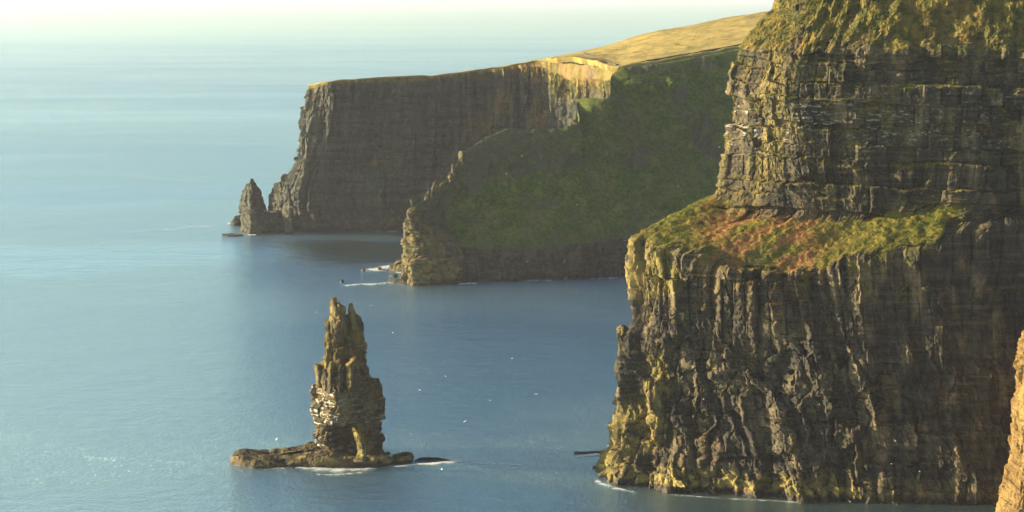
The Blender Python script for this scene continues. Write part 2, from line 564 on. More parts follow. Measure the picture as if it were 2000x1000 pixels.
    tide = 1 - sst(4.0, 10.0, Z + 4 * g2)
    lich_sun = np.clip(tide * sst(1.2, 1.9, Z + g2) * (1 - .8 * sst(5.3, 6.2, U)) * (.55 + .45 * sst(-.2, .3, fbm(S / 4, Z / 8, Z * 0, 3, 660))) +
                   .6 * sst(-.05, .35, fbm(S / 14, Z / 20, Z * 0, 4, 670)) * (1 - sst(3.0, 4.6, U)), 0, 1)  # sunlit gold painted into the nose's colour, beside the tide-line yellow
    guano = (.9 * sst(.2, .55, up) * np.exp(-((py - 235) / 55) ** 2) * sst(.0, .4, fbm(S / 12, Z / 3, Z * 0, 3, 680) + .25) +
             .8 * sst(.15, .5, fbm(S / 18, Z / 1.2, Z * 0, 3, 690) - .12) * (np.exp(-((py - 235) / 35) ** 2) * np.exp(-((px - 1620) / 110) ** 2) + np.exp(-((py - 846) / 8) ** 2) * np.exp(-((px - 1360) / 55) ** 2)) * 1.4)
    wet = 1 - sst(1.0, 3.0, Z + .8 * g2)
    Q = grid_quads(r, c)
    Vt = P2.reshape(-1, 3)
    at_ = dict(grass=grass.ravel(), rust=rust.ravel(), lichen_sun=lich_sun.ravel(), guano=np.clip(guano, 0, 1).ravel(), wet=wet.ravel(), bare=np.clip(.75 * sst(.1, .4, g2 - .05) * sst(5.55, 5.9, V), 0, 1).ravel())
    lm = (led.ravel()[Q].mean(1) > .5)
    org = np.array([118., 660., 0])
    root = empty('sea_cliff', org)
    tag(root, 'tallest nearest layered cliff with a rusty and green grass ledge halfway up', 'cliff')
    v, q, a = subset(Vt, Q, ~lm, at_)
    mesh_from('rock_face', v, q, M['rock_near'], org, root, a)
    v, q, a = subset(Vt, Q, lm, at_)
    mesh_from('grass_ledge', v, q, M['turf_ledge'], org, root, a, True)
    # turf on top
    topz = P2[0]
    cen = topz.mean(0) + np.array([0, 60, 6])
    rows = [topz * (1 - t) + cen * t + np.array([0, 0, 4 * math.sin(t * 3)]) for t in (0, .1, .25, .5, .8, .99)]
    T = np.array(rows)
    T[0] -= np.array([0, 0, .0])
    mesh_from('turf_cap', T.reshape(-1, 3), grid_quads(len(rows), c), M['turf_ledge'], org, root, dict(rust=np.zeros(T.shape[0] * c), bare=np.zeros(T.shape[0] * c)), True)
    # tussocks: real blades on the ledge and on the grassy patches above
    w = (led + (grass > .6) * .8 * (V < 6.6) * (U > 1.5))
    tufts('grass_tussock', P2, N2, w, rust, 150000, .35, .85, org, root, 72)
    return root, org


def tufts(name, P, N, w, rust, count, hmin, hmax, org, root, seed):
    g = np.random.default_rng(seed)
    r, c = P.shape[:2]
    cell = P[:-1, :-1]
    area = np.linalg.norm(np.cross(P[1:, :-1] - cell, P[:-1, 1:] - cell), axis=2)
    ww = (area * np.clip(w[:-1, :-1], 0, 1)).ravel()
    ww = ww / ww.sum()
    i = g.choice(len(ww), count, p=ww)
    a, b = i // (c - 1), i % (c - 1)
    f, h = g.random(count)[:, None], g.random(count)[:, None]
    base = cell[a, b] + f * (P[a + 1, b] - cell[a, b]) + h * (P[a, b + 1] - cell[a, b])
    n = N[a, b]
    hh = g.uniform(hmin, hmax, count)[:, None]
    d = n * .55 + np.array([0, 0, .35]) + g.normal(0, .38, (count, 3))
    d /= np.linalg.norm(d, axis=1, keepdims=True)
    side = np.cross(d, g.normal(0, 1, (count, 3)))
    side /= np.linalg.norm(side, axis=1, keepdims=True)
    wd = g.uniform(.05, .14, count)[:, None]
    droop = base + d * hh + np.array([0, 0, -.25]) * hh
    V = np.stack([base - side * wd - n * .15, base + side * wd - n * .15, droop], 1).reshape(-1, 3)
    Q = np.arange(count * 3).reshape(-1, 3)
    clump = fbm(base[:, 0] / 5, base[:, 1] / 5, base[:, 2] / 5, 3, seed)
    tint = np.clip(.45 + .9 * clump + g.normal(0, .22, count), 0, 1)
    ru = np.clip(rust[a, b] * 1.25 * (.5 + g.random(count)) - .25 + .3 * clump, 0, 1)
    o = mesh_from(name, V, Q, M['tuft'], org, root, dict(tint=np.repeat(tint, 3), rust=np.repeat(ru, 3)))
    o['kind'] = 'stuff'
    return o


# ---- rock towers: closed rings ------------------------------------------------
def tower(rows, seed, step=.35, disp=None, br=2, bc=3, carve=None, topfac=.5):
    """rows of (list of world points round the ring: left, corner, right, back)"""
    net = np.array(rows, float)
    cen = net[0].mean(0)
    net = np.concatenate([cen + (net[:1] - cen) * .05 + np.array([0, 0, topfac]), cen + (net[:1] - cen) * .85 + np.array([0, 0, topfac * .8]), net])
    net = np.concatenate([net, net[:, :1]], 1)
    P, vi, ui = loft(net, step, step, 90, 90)
    P = blur(P[:, :-1], br, bc, True)
    ncol = P.shape[1]
    N = normals(P, True)
    ctr = P.mean(1, keepdims=True)
    sg = np.sign(((P - ctr) * N).sum(-1).mean())
    N = N * sg
    Nh = N * np.array([1, 1, .3])
    Nh /= np.linalg.norm(Nh, axis=2, keepdims=True) + 1e-9
    ang = np.linspace(0, 2 * np.pi, ncol, endpoint=False)
    rad = np.linalg.norm((P - ctr)[..., :2], axis=2).mean()
    S = np.repeat((ang * rad)[None], P.shape[0], 0)
    Z = P[..., 2]
    dp = dict(rib=(.8, 4, 25), big=(.7, 1.5, 4, 2, 6), small=(.35, .4, 1.2, .8, 3), rough=.4)
    dp.update(disp or {})
    # close the seam: blend the pattern across the wrap
    D = rock_disp(S, Z, seed, **dp)
    D2 = rock_disp(S - 2 * np.pi * rad, Z, seed, **dp)
    t = sst(.86, 1.0, ang / (2 * np.pi))[None]
    D = D * (1 - t) + D2 * t
    fade = np.clip(vi / 1.0, 0, 1)[:, None]
    P2 = P + Nh * (D * (.35 + .65 * fade))[..., None]
    if carve is not None:
        P2 = carve(P2, P)
    N2 = normals(P2, True) * sg
    return P2, N2, S, Z


def join_parts(parts):
    Vs, Qs, A, off = [], [], {}, 0
    for V, Q, a in parts:
        Vs.append(V)
        Qs.append(Q + off)
        off += len(V)
        for k, v in a.items():
            A.setdefault(k, []).append(v)
    return np.concatenate(Vs), np.concatenate(Qs), {k: np.concatenate(v) for k, v in A.items()}


def tower_part(rows, seed, lich_sun=0.3, grassy=.0, guano=None, rust=.5, **kw):
    P, N, S, Z = tower(rows, seed, **kw)
    g = fbm(P[..., 0] / 5, P[..., 1] / 5, P[..., 2] / 7, 4, seed + 71)
    up = N[..., 2]
    a = dict(grass=np.clip(grassy * sst(.3, .7, up + .5 * g), 0, 1), rust=np.clip(rust + g, 0, 1), lichen_sun=np.clip(lich_sun * (.6 + 1.2 * g) + .0 * up, 0, 1),
             guano=(np.zeros_like(Z) if guano is None else np.clip(guano(P, up, g), 0, 1)), wet=1 - sst(.5, 1.8, P[..., 2] + .7 * g), bare=np.zeros_like(Z))
    return P.reshape(-1, 3), grid_quads(P.shape[0], P.shape[1], True), {k: v.ravel() for k, v in a.items()}


def ring(py, L, C, Rr, Yc, w, dl=.6, dc=-1.0, dr=.2, db=1.3):
    """ring of a tower at picture row py: left, front corner, right, back; Yc centre depth, w half-width in metres"""
    return [at(L, py, Yc + dl * w), at((L * .45 + C * .55), py, Yc + (dl * .4 + dc * .6) * w), at(C, py, Yc + dc * w), at((C + Rr) / 2, py, Yc + (dc * .5 + dr * .5) * w - .08 * w), at(Rr, py, Yc + dr * w), at(Rr * .85 + L * .15, py, Yc + db * w), at(L * .7 + Rr * .3, py, Yc + (db + .1) * w)]


def simple_tower(rows, Y, seed, mat, name, parent=None, org=None, cfrac=.35, pxm=None, **kw):
    """rows: (py, left, right); C at cfrac"""
    k = (Y * CP + 100 * SP) / F if pxm is None else pxm
    rr = [ring(py, L, L + (Rr - L) * cfrac, Rr, Y, max(.25, (Rr - L) * k * .5)) for py, L, Rr in rows]
    last = np.array(rr[-1])
    low = last.copy(); low[:, 2] = np.minimum(-3, last[:, 2].min() - 1)
    rr.append(list(low))
    return tower_part(rr, seed, **kw)


def sea_stack():
    org = np.array([-62., 705., 0])
    root = empty('sea_stack', org)
    tag(root, 'tall lone rock stack rising from open water on a low rock shelf', 'sea stack')
    Yc = 708.0
    B = [(621, 645, 661, 698), (640, 641, 657, 709), (662, 639, 655, 712), (690, 640, 655, 713), (705, 632, 653, 715), (716, 622, 651, 719), (735, 618, 650, 724), (745, 616, 652, 738), (756, 614, 655, 743),
         (766, 608, 657, 752), (800, 609, 659, 749), (822, 614, 656, 747), (836, 619, 650, 747), (856, 616, 641, 749), (876, 613, 641, 750), (892, 610, 640, 757)]
    rows = [ring(py, L, C, Rr, Yc, (Rr - L) * .203 * .5) for py, L, C, Rr in B]
    base = [wat(606, 706), wat(625, 698), wat(640, 694), wat(700, 695), wat(763, 700), wat(755, 724), wat(640, 728)]
    rows += [base, [b + np.array([0, 0, -3.]) for b in base]]

    def carve(P2, P):
        px, py = project(P)
        front = P[..., 1] < Yc + 3
        arch = sst(826, 840, py - 5 + .006 * (px - 672) ** 2 * (px > 672)) * (1 - sst(882, 892, py))
        hole = np.clip((px - 634) / 10, 0, 1) * (1 - np.clip((px - (688 + (py - 850) * .28)) / 22, 0, 1)) * arch * front
        foot = np.exp(-((px - 632) / 14) ** 2) * sst(826, 840, py) * (1 - sst(880, 892, py)) * front
        knob = np.exp(-((px - 685) / 6) ** 2 - ((py - 887) / 8) ** 2) * front
        ov = P2.copy()
        ov[..., 1] += 15.0 * hole + 2.5 * foot * (1 - hole) - 3.5 * knob
        return ov

    def gu(P, up, g):
        px, py = project(P)
        band = sst(752, 760, py) * (1 - sst(826, 838, py))
        beds = sst(.0, .35, fbm(P[..., 0] / 9, P[..., 1] / 9, P[..., 2] / .8, 3, 881) + .12)
        foot = (1 - sst(640, 655, px)) * sst(826, 836, py) * (1 - sst(872, 884, py)) * .9
        return band * beds * (.22 + .62 * (1 - sst(652, 668, px))) + foot * beds + sst(.5, .8, up) * sst(725, 740, py) * .5

    parts = [tower_part(rows, 31, .6, .55, gu, .8, carve=carve, disp=dict(rib=(1.0, 5.5, 22), big=(.8, 1.2, 3.5, 2.5, 7), small=(.4, .4, 1.1, .8, 3), rough=.45))]
    for k, (rw, y, cf) in enumerate([
        ([(583, 647, 657), (590, 645, 661), (596, 644, 668), (600, 643, 676), (624, 642, 678), (650, 644, 676)], 706, .3),
        ([(594, 680, 689), (601, 679, 692), (608, 679, 695), (626, 678, 700), (645, 678, 700)], 707, .5),
        ([(588, 660, 665), (600, 659, 666)], 704, .4),
        ([(634, 638, 645), (655, 637, 647), (690, 636, 648), (715, 634, 648)], 704, .4),
        ([(684, 632, 645), (700, 628, 648), (722, 624, 648)], 702, .5),
        ([(713, 613, 628), (722, 612, 632), (740, 614, 634), (758, 616, 634)], 703, .45),
        ([(708, 641, 652), (720, 638, 655), (745, 636, 656), (768, 636, 656)], 697, .4),
        ([(714, 659, 671), (730, 656, 672), (768, 655, 673)], 696, .4),
        ([(698, 690, 700), (712, 672, 702), (740, 670, 703), (768, 670, 703)], 697, .4),
        ([(728, 632, 644), (740, 628, 646), (765, 626, 648)], 699, .4),
        ([(740, 724, 742), (750, 720, 746), (768, 716, 748)], 704, .5),
        ([(836, 688, 694), (848, 689, 703), (864, 694, 709), (880, 697, 713), (894, 690, 718), (903, 688, 720)], 690.5, .8)]):
        ww = [(py, L, Rr) for py, L, Rr in rw]
        rr = [ring(py, L, L + (Rr - L) * cf, Rr, y, max(.4, (Rr - L) * .1015)) for py, L, Rr in ww]
        parts.append(tower_part(rr, 60 + k, (.95 if k == 11 else .7 if k < 5 else .45), .35, None, .5, step=.3, br=1, bc=2, topfac=.3, disp=dict(rib=(.25, 2, 12), big=(.25, 1, 3, 1, 3), small=(.18, .4, 1, .6, 2), rough=.25, fac=(.4, 2.5, 4), fac2=(.2, 1, 1.4))))
    V, Q, a = join_parts(parts)
    bx_, by_ = project(V)
    a['lichen_sun'] = a['lichen_sun'] * (1 - .75 * sst(735, 770, by_)) + .9 * np.exp(-((bx_ - 700 - (by_ - 850) * .28) / 13) ** 2) * sst(828, 840, by_) * (1 - sst(886, 896, by_))  # thinned lower down; sunlit yellow painted on the cave's right wall
    mesh_from('rock_tower', V, Q, M['rock_stack'], org, root, a)
    pl = skerry([(450, 906), (470, 911), (497, 915), (540, 914), (580, 913), (640, 915), (700, 913), (764, 909), (770, 900), (740, 893), (680, 885), (620, 878), (570, 884), (520, 884), (475, 886), (452, 897)],
                lambda px: 2.2 + 1.0 * np.exp(-((px - 475) / 18) ** 2) + 2.6 * np.exp(-((px - 640) / 45) ** 2) - .8 * np.exp(-((px - 520) / 14) ** 2), 41)
    mesh_from('rock_shelf', pl[0], pl[1], M['rock_stack'], org, root, pl[2])


def skerry(outline, hfun, seed, step=.5, rough=.7):
    ol = [sea(*p) for p in outline]
    cen = np.mean(ol, 0)
    rows = []
    for t, zf in ((1.0, -1.0), (1.0, .0), (.96, .75), (.86, 1.0), (.6, 1.12), (.3, 1.15), (.02, 1.15)):
        row = []
        for p, (px, _) in zip(ol, outline):
            # collapse toward a spine rather than a point so long reefs keep their shape
            sp = np.array([p[0] * .92 + cen[0] * .08, cen[1] + (p[0] - cen[0]) * 0.0, 0])
            q = p * t + sp * (1 - t)
            q = np.array([q[0], q[1], 0 if zf <= 0 else zf * hfun(px)])
            if zf < 0: q[2] = -2
            row.append(q)
        rows.append(row)
    net = np.array(rows)
    net = np.concatenate([net, net[:, :1]], 1)
    P, vi, ui = loft(net, step, step, 30, 60)
    P = blur(P[:, :-1], 1, 2, True)
    x, y, z = P[..., 0], P[..., 1], P[..., 2]
    e = sst(1.2, 2.2, vi)[:, None]
    side = sst(.8, 1.2, vi)[:, None]
    hsc = np.clip(z / .5, 0, 1)
    dz = rough * (np.round(1.8 * fbm(x / 7, y / 4, z * 0, 3, seed) / .5) * .5 * 1.0 + .8 * fbm(x / 2.2, y / 2.2, z * 0, 4, seed + 3)) * e * hsc
    P2 = P.copy()
    P2[..., 2] += dz * (.45 + .55 * np.clip(z / 1.5, 0, 1))
    c0 = P.mean(1, keepdims=True)
    j = fbm(x / 3, y / 3, z / 3, 4, seed + 9) * 1.0 + .6 * strata(x + y, z, seed, .4, 1.2, 1, 3)
    P2[..., 1] += -j * side * .6
    P2[..., 0] += j * side * .5 * np.sign(x - c0[..., 0])
    g = fbm(x / 4, y / 4, z / 4, 3, seed + 13)
    a = dict(grass=np.zeros_like(z), rust=np.zeros_like(z), lichen_sun=np.clip(.3 + .9 * g, 0, 1) * sst(.6, 1.4, P2[..., 2]), guano=np.zeros_like(z), wet=1 - sst(.3, 1.0, P2[..., 2] + .4 * g), bare=np.zeros_like(z))
    return P2.reshape(-1, 3), grid_quads(P.shape[0], P.shape[1], True), {k: v.ravel() for k, v in a.items()}


# ---- far headland -------------------------------------------------------------
FAR_TOP = [(598, 167, 1428), (640, 158, 1414), (740, 151, 1426), (850, 147, 1442), (960, 133, 1456), (1050, 117, 1458), (1112, 110, 1425), (1160, 118, 1380), (1198, 131, 1338)]


def far_headland():
    T = FAR_TOP
    rows = [[at(700, 172, 1650), at(630, 172, 1500)] + [at(*p) for p in T] + [at(1290, 150, 1330)]]
    f1 = [(600, 176, 1426), (636, 166, 1412), (739, 160, 1424), (850, 156, 1440), (960, 143, 1453), (1052, 130, 1452), (1108, 165, 1412), (1155, 165, 1368), (1198, 160, 1330)]
    f2 = [(587, 238, 1420), (628, 240, 1408), (738, 240, 1420), (850, 240, 1436), (960, 230, 1449), (1052, 225, 1446), (1108, 230, 1402), (1152, 230, 1362), (1197, 220, 1328)]
    f3 = [(577, 322, 1413), (612, 326, 1403), (735, 330, 1414), (848, 330, 1430), (960, 320, 1442), (1052, 310, 1438), (1108, 310, 1396), (1152, 310, 1358), (1197, 300, 1325)]
    f4 = [(556, 372, 1408), (592, 380, 1399), (733, 395, 1408), (846, 395, 1424), (960, 390, 1436), (1052, 390, 1430), (1108, 390, 1390), (1152, 390, 1354), (1197, 390, 1322)]
    for f, (a, b) in ((f1, (176, 180)), (f2, (240, 240)), (f3, (320, 320)), (f4, (380, 380))):
        rows.append([at(700, a, 1650), at(625 - (b - 170) * .2, b, 1500)] + [at(*p) for p in f] + [at(1290, b + 20, 1320)])
    base = [wat(690, 1650), wat(575, 1500)] + [sea(*p) for p in [(556, 447), (600, 452), (735, 448)]] + [wat(846, 1418), wat(960, 1428), wat(1052, 1424), wat(1108, 1385), wat(1152, 1350), wat(1197, 1318), wat(1290, 1316)]
    talus = [base[k] * .62 + rows[-1][k] * .38 + np.array([0, 2.0, 0]) for k in range(12)]
    rows += [talus, base, [b + np.array([0, 0, -4.]) for b in base]]
    P, vi, ui = loft(rows, .8, .85, 120, 140)
    P = blur(P, 3, 6)
    N = normals(P)
    if N[60, 200, 1] > 0: N = -N
    Nh = N * np.array([1, 1, .2]); Nh /= np.linalg.norm(Nh, axis=2, keepdims=True)
    r, c = P.shape[:2]
    mid = P[r // 2]
    s = np.concatenate([[0], np.cumsum(np.linalg.norm(np.diff(mid[:, :2], axis=0), axis=1))])
    S = np.repeat(s[None], r, 0); Z = P[..., 2]
    V = np.repeat(vi[:, None], c, 1); U = np.repeat(ui[None], r, 0)
    top = sst(.7, 1.3, V)
    low = sst(5.0, 5.6, V)
    bank = (1 - sst(.8, 1.02, V + .1 * fbm(S / 12, Z / 12, Z * 0, 3, 5))) * sst(6.6, 7.4, U)
    right = sst(4.5, 7, U)
    bul = 5 * np.exp(-((U - (4.1 + (Z - 60) * .004)) / .16) ** 2) * sst(40, 60, Z) * (1 - sst(90, 102, Z))
    D = rock_disp(S, Z, 700, (3.6, 13, 130), (1.4, 12, 40, 4, 12), (.4, 1.5, 4, 3, 9), .9, 1.0, (1.8, 7, 30), (.7, 3, 9)) + 2.6 * (1 - sst(2.5, 4.2, V)) * (1 - np.abs(((S / 8.5 + .6 * fbm(S / 25, Z / 60, Z * 0, 2, 771)) % 1) * 2 - 1)) * sst(-.3, .3, fbm(S / 30, Z / 40, Z * 0, 2, 772)) + 2.4 * ridge(S / 5.2 + .3 * fbm(S / 20, Z / 30, Z * 0, 2, 3), Z / 90, Z * 0, 2, 720) + bul
    D = D + right * (3.0 * ridge(S / 9, Z / 90, Z * 0, 2, 733))
    tal = 1.5 * fbm(S / 5, Z / 4, Z * 0, 4, 740)
    D = D * (1 - low) + tal * low
    P2 = P + Nh * (D * (.25 + .75 * top))[..., None] * (1 - bank)[..., None] + N * (bank * (2.2 * fbm(S / 9, Z / 9, Z * 0, 4, 750) + 2.2 * ridge(S / 16, Z / 30, Z * 0, 2, 751)))[..., None]
    N2 = normals(P2)
    if N2[60, 200, 1] > 0: N2 = -N2
    up = N2[..., 2]
    g = fbm(S / 14, Z / 20, Z * 0, 4, 760)
    grass = np.clip(.9 * (1 - sst(1.0, 1.5, V + .7 * g)) * sst(6, 7.5, U) + .6 * (1 - sst(.9, 1.15, V + .2 * g)) + .5 * sst(.35, .7, up + .4 * g) + .4 * sst(.2, .5, g) * right, 0, 1)
    at_ = dict(grass=grass.ravel(), rust=np.clip(.2 + g, 0, 1).ravel(), lichen_sun=np.clip(.2 * right * sst(-.1, .4, g) + .05, 0, 1).ravel(), guano=np.zeros(r * c), wet=(1 - sst(1, 4, Z + 2 * g)).ravel(), bare=np.clip(sst(.1, .5, g), 0, 1).ravel())
    Q = grid_quads(r, c)
    bm = bank.ravel()[Q].mean(1) > .5
    org = np.array([-60., 1440., 0])
    root = empty('far_sea_cliff', org)
    tag(root, 'far long flat topped cliff with fluted dark face ending in a steep nose', 'cliff')
    Vt = P2.reshape(-1, 3)
    v, q, a = subset(Vt, Q, ~bm, at_)
    mesh_from('rock_face', v, q, M['rock_far'], org, root, a)
    v, q, a = subset(Vt, Q, bm, at_)
    mesh_from('grass_bank', v, q, M['turf_far'], org, root, a, True)
    return root


# ---- middle headland ----------------------------------------------------------
MID_CREST = [(950, 264, 1222), (1000, 246, 1234), (1040, 252, 1238), (1075, 250, 1242), (1110, 243, 1246), (1136, 238, 1250), (1121, 190, 1292), (1150, 187, 1286), (1193, 191, 1282), (1191, 141, 1328), (1215, 129, 1332), (1300, 118, 1345), (1400, 100, 1362), (1470, 86, 1374), (1620, 52, 1395), (1950, 0, 1440)]


def mid_headland():
    left = {
        'crest': [(803, 404, 1172), (850, 372, 1186), (884, 334, 1196), (904, 294, 1208)],
        'm1': [(803, 430, 1168), (846, 410, 1180), (872, 385, 1188), (900, 355, 1196)],
        'm2': [(802, 470, 1158), (842, 470, 1168), (868, 455, 1172), (897, 440, 1178)],
        'm3': [(801, 515, 1150), (841, 512, 1154), (868, 505, 1156), (900, 493, 1158)],
    }
    wl = [(800, 548), (841, 549), (870, 549), (904, 550)]
    wx = [(955, 549), (1000, 548), (1040, 547), (1075, 546), (1105, 545), (1130, 544), (1140, 543), (1160, 542), (1185, 541), (1205, 540), (1225, 538), (1300, 533), (1400, 527), (1470, 522), (1620, 510), (1950, 494)]
    C = [at(*p) for p in left['crest']] + [at(*p) for p in MID_CREST]
    W = [sea(*p) for p in wl + wx]
    m3 = [at(*p) for p in left['m3']]
    for k, p in enumerate(wx):
        m3.append(at(p[0], p[1] - 50, W[4 + k][1] + 6))
    m1 = [at(*p) for p in left['m1']]
    m2 = [at(*p) for p in left['m2']]
    def ease(a, n):
        a = np.array(a)
        for _ in range(n):
            p = np.concatenate([a[:1], a, a[-1:]])
            a = (p[:-2] + 2 * p[1:-1] + p[2:]) / 4
        return a
    C1, C2 = ease(C, 3), ease(C, 10)
    for k in range(len(wx)):
        b = m3[4 + k]
        m1.append(C1[4 + k] * .70 + b * .30 + np.array([0, 2, -2]))
        m2.append(C2[4 + k] * .36 + b * .64 + np.array([0, 1, -1]))
    # back slope behind the crest
    bk1 = [p + np.array([2, 14, -12]) for p in C]
    bk2 = [np.array([p[0] + 6, p[1] + 30, -4]) for p in C]
    rows = [bk2, bk1, C, m1, m2, m3, W, [w + np.array([0, 0, -4.]) for w in W]]
    # hidden flank left of the nose
    for k, rw in enumerate(rows):
        p = C[0]
        rows[k] = [np.array([rw[0][0] + 6, p[1] + 30, rw[0][2] * (.8 if k in (1, 2, 3) else 1)])] + list(rw)
    P, vi, ui = loft(rows, .75, .8, 90, 120)
    P = blur(P, 3, 4, n=2)
    N = normals(P)
    r, c = P.shape[:2]
    V = np.repeat(vi[:, None], c, 1); U = np.repeat(ui[None], r, 0)
    ii = int(np.searchsorted(vi, 4)); jj = int(np.searchsorted(ui, 8))
    if N[ii, jj, 1] > 0: N = -N
    mid = P[ii]
    s = np.concatenate([[0], np.cumsum(np.linalg.norm(np.diff(mid[:, :2], axis=0), axis=1))])
    S = np.repeat(s[None], r, 0); Z = P[..., 2]
    px, py = project(P)
    g = fbm(S / 18, Z / 18, Z * 0, 4, 810)
    g2 = fbm(S / 6, Z / 5, Z * 0, 4, 811)
    rockzone = np.clip(sst(4.72, 4.95, V + .12 * g) + (1 - sst(2.6, 4.2, U + 2.2 * g + .6 * g2)) +
                       (1 - sst(2.9, 3.35, V + .35 * g)) * (1 - sst(7.0, 11.5, U + 1.5 * g)) * sst(2.0, 2.1, V + .3) +
                       sst(.28, .4, g + .15 * g2) * (1 - sst(3.6, 4.2, V)) * .9, 0, 1)
    bandz = (Z + 3 * g) / 11
    bands = sst(.62, .8, np.abs((bandz % 1) * 2 - 1)) * sst(55, 75, Z) * sst(-.1, .2, g2 + g) 
    rockzone = np.clip(rockzone + .7 * bands * sst(8, 10, U), 0, 1)
    Nh = N * np.array([1, 1, .4]); Nh /= np.linalg.norm(Nh, axis=2, keepdims=True)
    D = rock_disp(S, Z, 820, (2.0, 9, 60), (1.4, 3, 8, 5, 14), (.6, 1, 2.5, 2, 6), 1.0, 1.0, (2.2, 8, 10), (.8, 3, 3.5))
    T = 1.5 * fbm(S / 8, Z / 8, Z * 0, 5, 830, .55) + .5 * facet(S / 7, Z / 6, Z * 0, 833) + 3.6 * fbm(S / 26, Z / 24, Z * 0, 3, 840) + 2.2 * ridge((S + .5 * Z) / 24, Z / 60, Z * 0, 2, 845) + 1.2 * strata(S, Z + 3 * g, 847, 3, 9, 8, 24)
    soft = sst(2.0, 2.6, V)
    P2 = P + Nh * (D * rockzone * (.35 + .65 * soft))[..., None] + N * (T * (1 - rockzone) * soft)[..., None]
    back = V < 2
    N2 = normals(P2)
    if N2[ii, jj, 1] > 0: N2 = -N2
    up = N2[..., 2]
    at_ = dict(grass=np.clip(.75 * sst(.3, .6, up + .5 * g2) * (V < 4.8), 0, 1).ravel(), rust=np.clip(-.05 + .9 * fbm(S / 30, Z / 20, Z * 0, 3, 850), 0, 1).ravel(), lichen_sun=np.full(r * c, .1), guano=np.clip(.5 * sst(.3, .5, g2) * (bands > .3), 0, 1).ravel(),
               wet=(1 - sst(1, 4, Z + 1.5 * g2)).ravel(), bare=np.clip(.4 * sst(.12, .4, g + .5 * g2 - .1) * sst(2, 3, V + 0 * U) + .3 * sst(4.4, 4.75, V) + rockzone, 0, 1).ravel())
    Q = grid_quads(r, c)
    Vt = P2.reshape(-1, 3)
    tm = ((V + .12 * g).ravel()[Q].mean(1) < 4.84) & ((V + .12 * g).ravel()[Q].mean(1) > 1.6)
    org = np.array([20., 1170., 0])
    root = empty('middle_sea_cliff', org)
    tag(root, 'middle headland with shaded dark green grass slope above a low black rock wall', 'cliff')
    v, q, a = subset(Vt, Q, ~tm, at_)
    mesh_from('rock_face', v, q, M['rock_mid'], org, root, a)
    v, q, a = subset(Vt, Q, tm, at_)
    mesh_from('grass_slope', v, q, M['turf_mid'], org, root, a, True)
    # the ragged sunlit buttress at the nose
    rr = [(416, 803, 808), (424, 801, 812), (436, 800, 818), (447, 799, 832), (458, 799, 846), (466, 798, 870), (474, 798, 893), (486, 798, 897), (515, 797, 899), (540, 796, 900)]
    rows = []
    for py, L, Rr in rr:
        rows.append([at(L, py, 1147), at(L * .85 + Rr * .15, py, 1139), at(L * .4 + Rr * .6, py, 1143), at(L * .12 + Rr * .88, py, 1146), at(Rr, py, 1152), at(Rr + 3, py, 1180), at(L + 8, py, 1182)])
    base = [wat(795, 1146), wat(812, 1137), wat(860, 1141), wat(888, 1144), wat(901, 1150), wat(905, 1180), wat(805, 1182)]
    rows += [base, [b + np.array([0, 0, -3.]) for b in base]]
    V, Q, a = tower_part(rows, 77, .55, .3, None, .7, step=.6, br=1, bc=2, disp=dict(rib=(3.6, 9, 60), big=(1.4, 4, 12, 3, 7), small=(.5, .7, 2, 1.5, 4), rough=.9, fac=(2, 5, 8)))
    mesh_from('rock_buttress', V, Q, M['rock_mid'], org, root, a)
    # splinters of rock on the nose ridge
    for k, (px, py0, py1, w) in enumerate([(804, 394, 410, 3), (846, 363, 385, 5), (850, 361, 372, 9), (838, 377, 390, 6), (832, 382, 392, 5), (884, 326, 345, 6), (880, 340, 362, 7), (889, 352, 375, 6), (903, 300, 330, 7)]):
        Y = np.interp(px, [803, 850, 884, 904], [1170, 1183, 1193, 1205])
        w, py0 = w * 1.5, py0 - 3
        rw = [(py0, px - w * .3, px + w * .3), (py0 + (py1 - py0) * .3, px - w * .5, px + w * .45), (py1, px - w * .7, px + w * .7)]
        rr2 = [ring(py, L, L + (Rr - L) * .5, Rr, Y, max(.5, (Rr - L) * .17)) for py, L, Rr in rw]
        V, Q, a = (tower_part(rr2, 900 + k, .4, .0, None, .5, step=.6, br=1, bc=1, topfac=.4, disp=dict(rib=(.2, 2, 10), big=(.3, 1, 3, 1, 3), small=(.2, .5, 1, .6, 2), rough=.4)))
        mesh_from('rock_splinter', V, Q, M['rock_mid'], org, root, a)
    return root


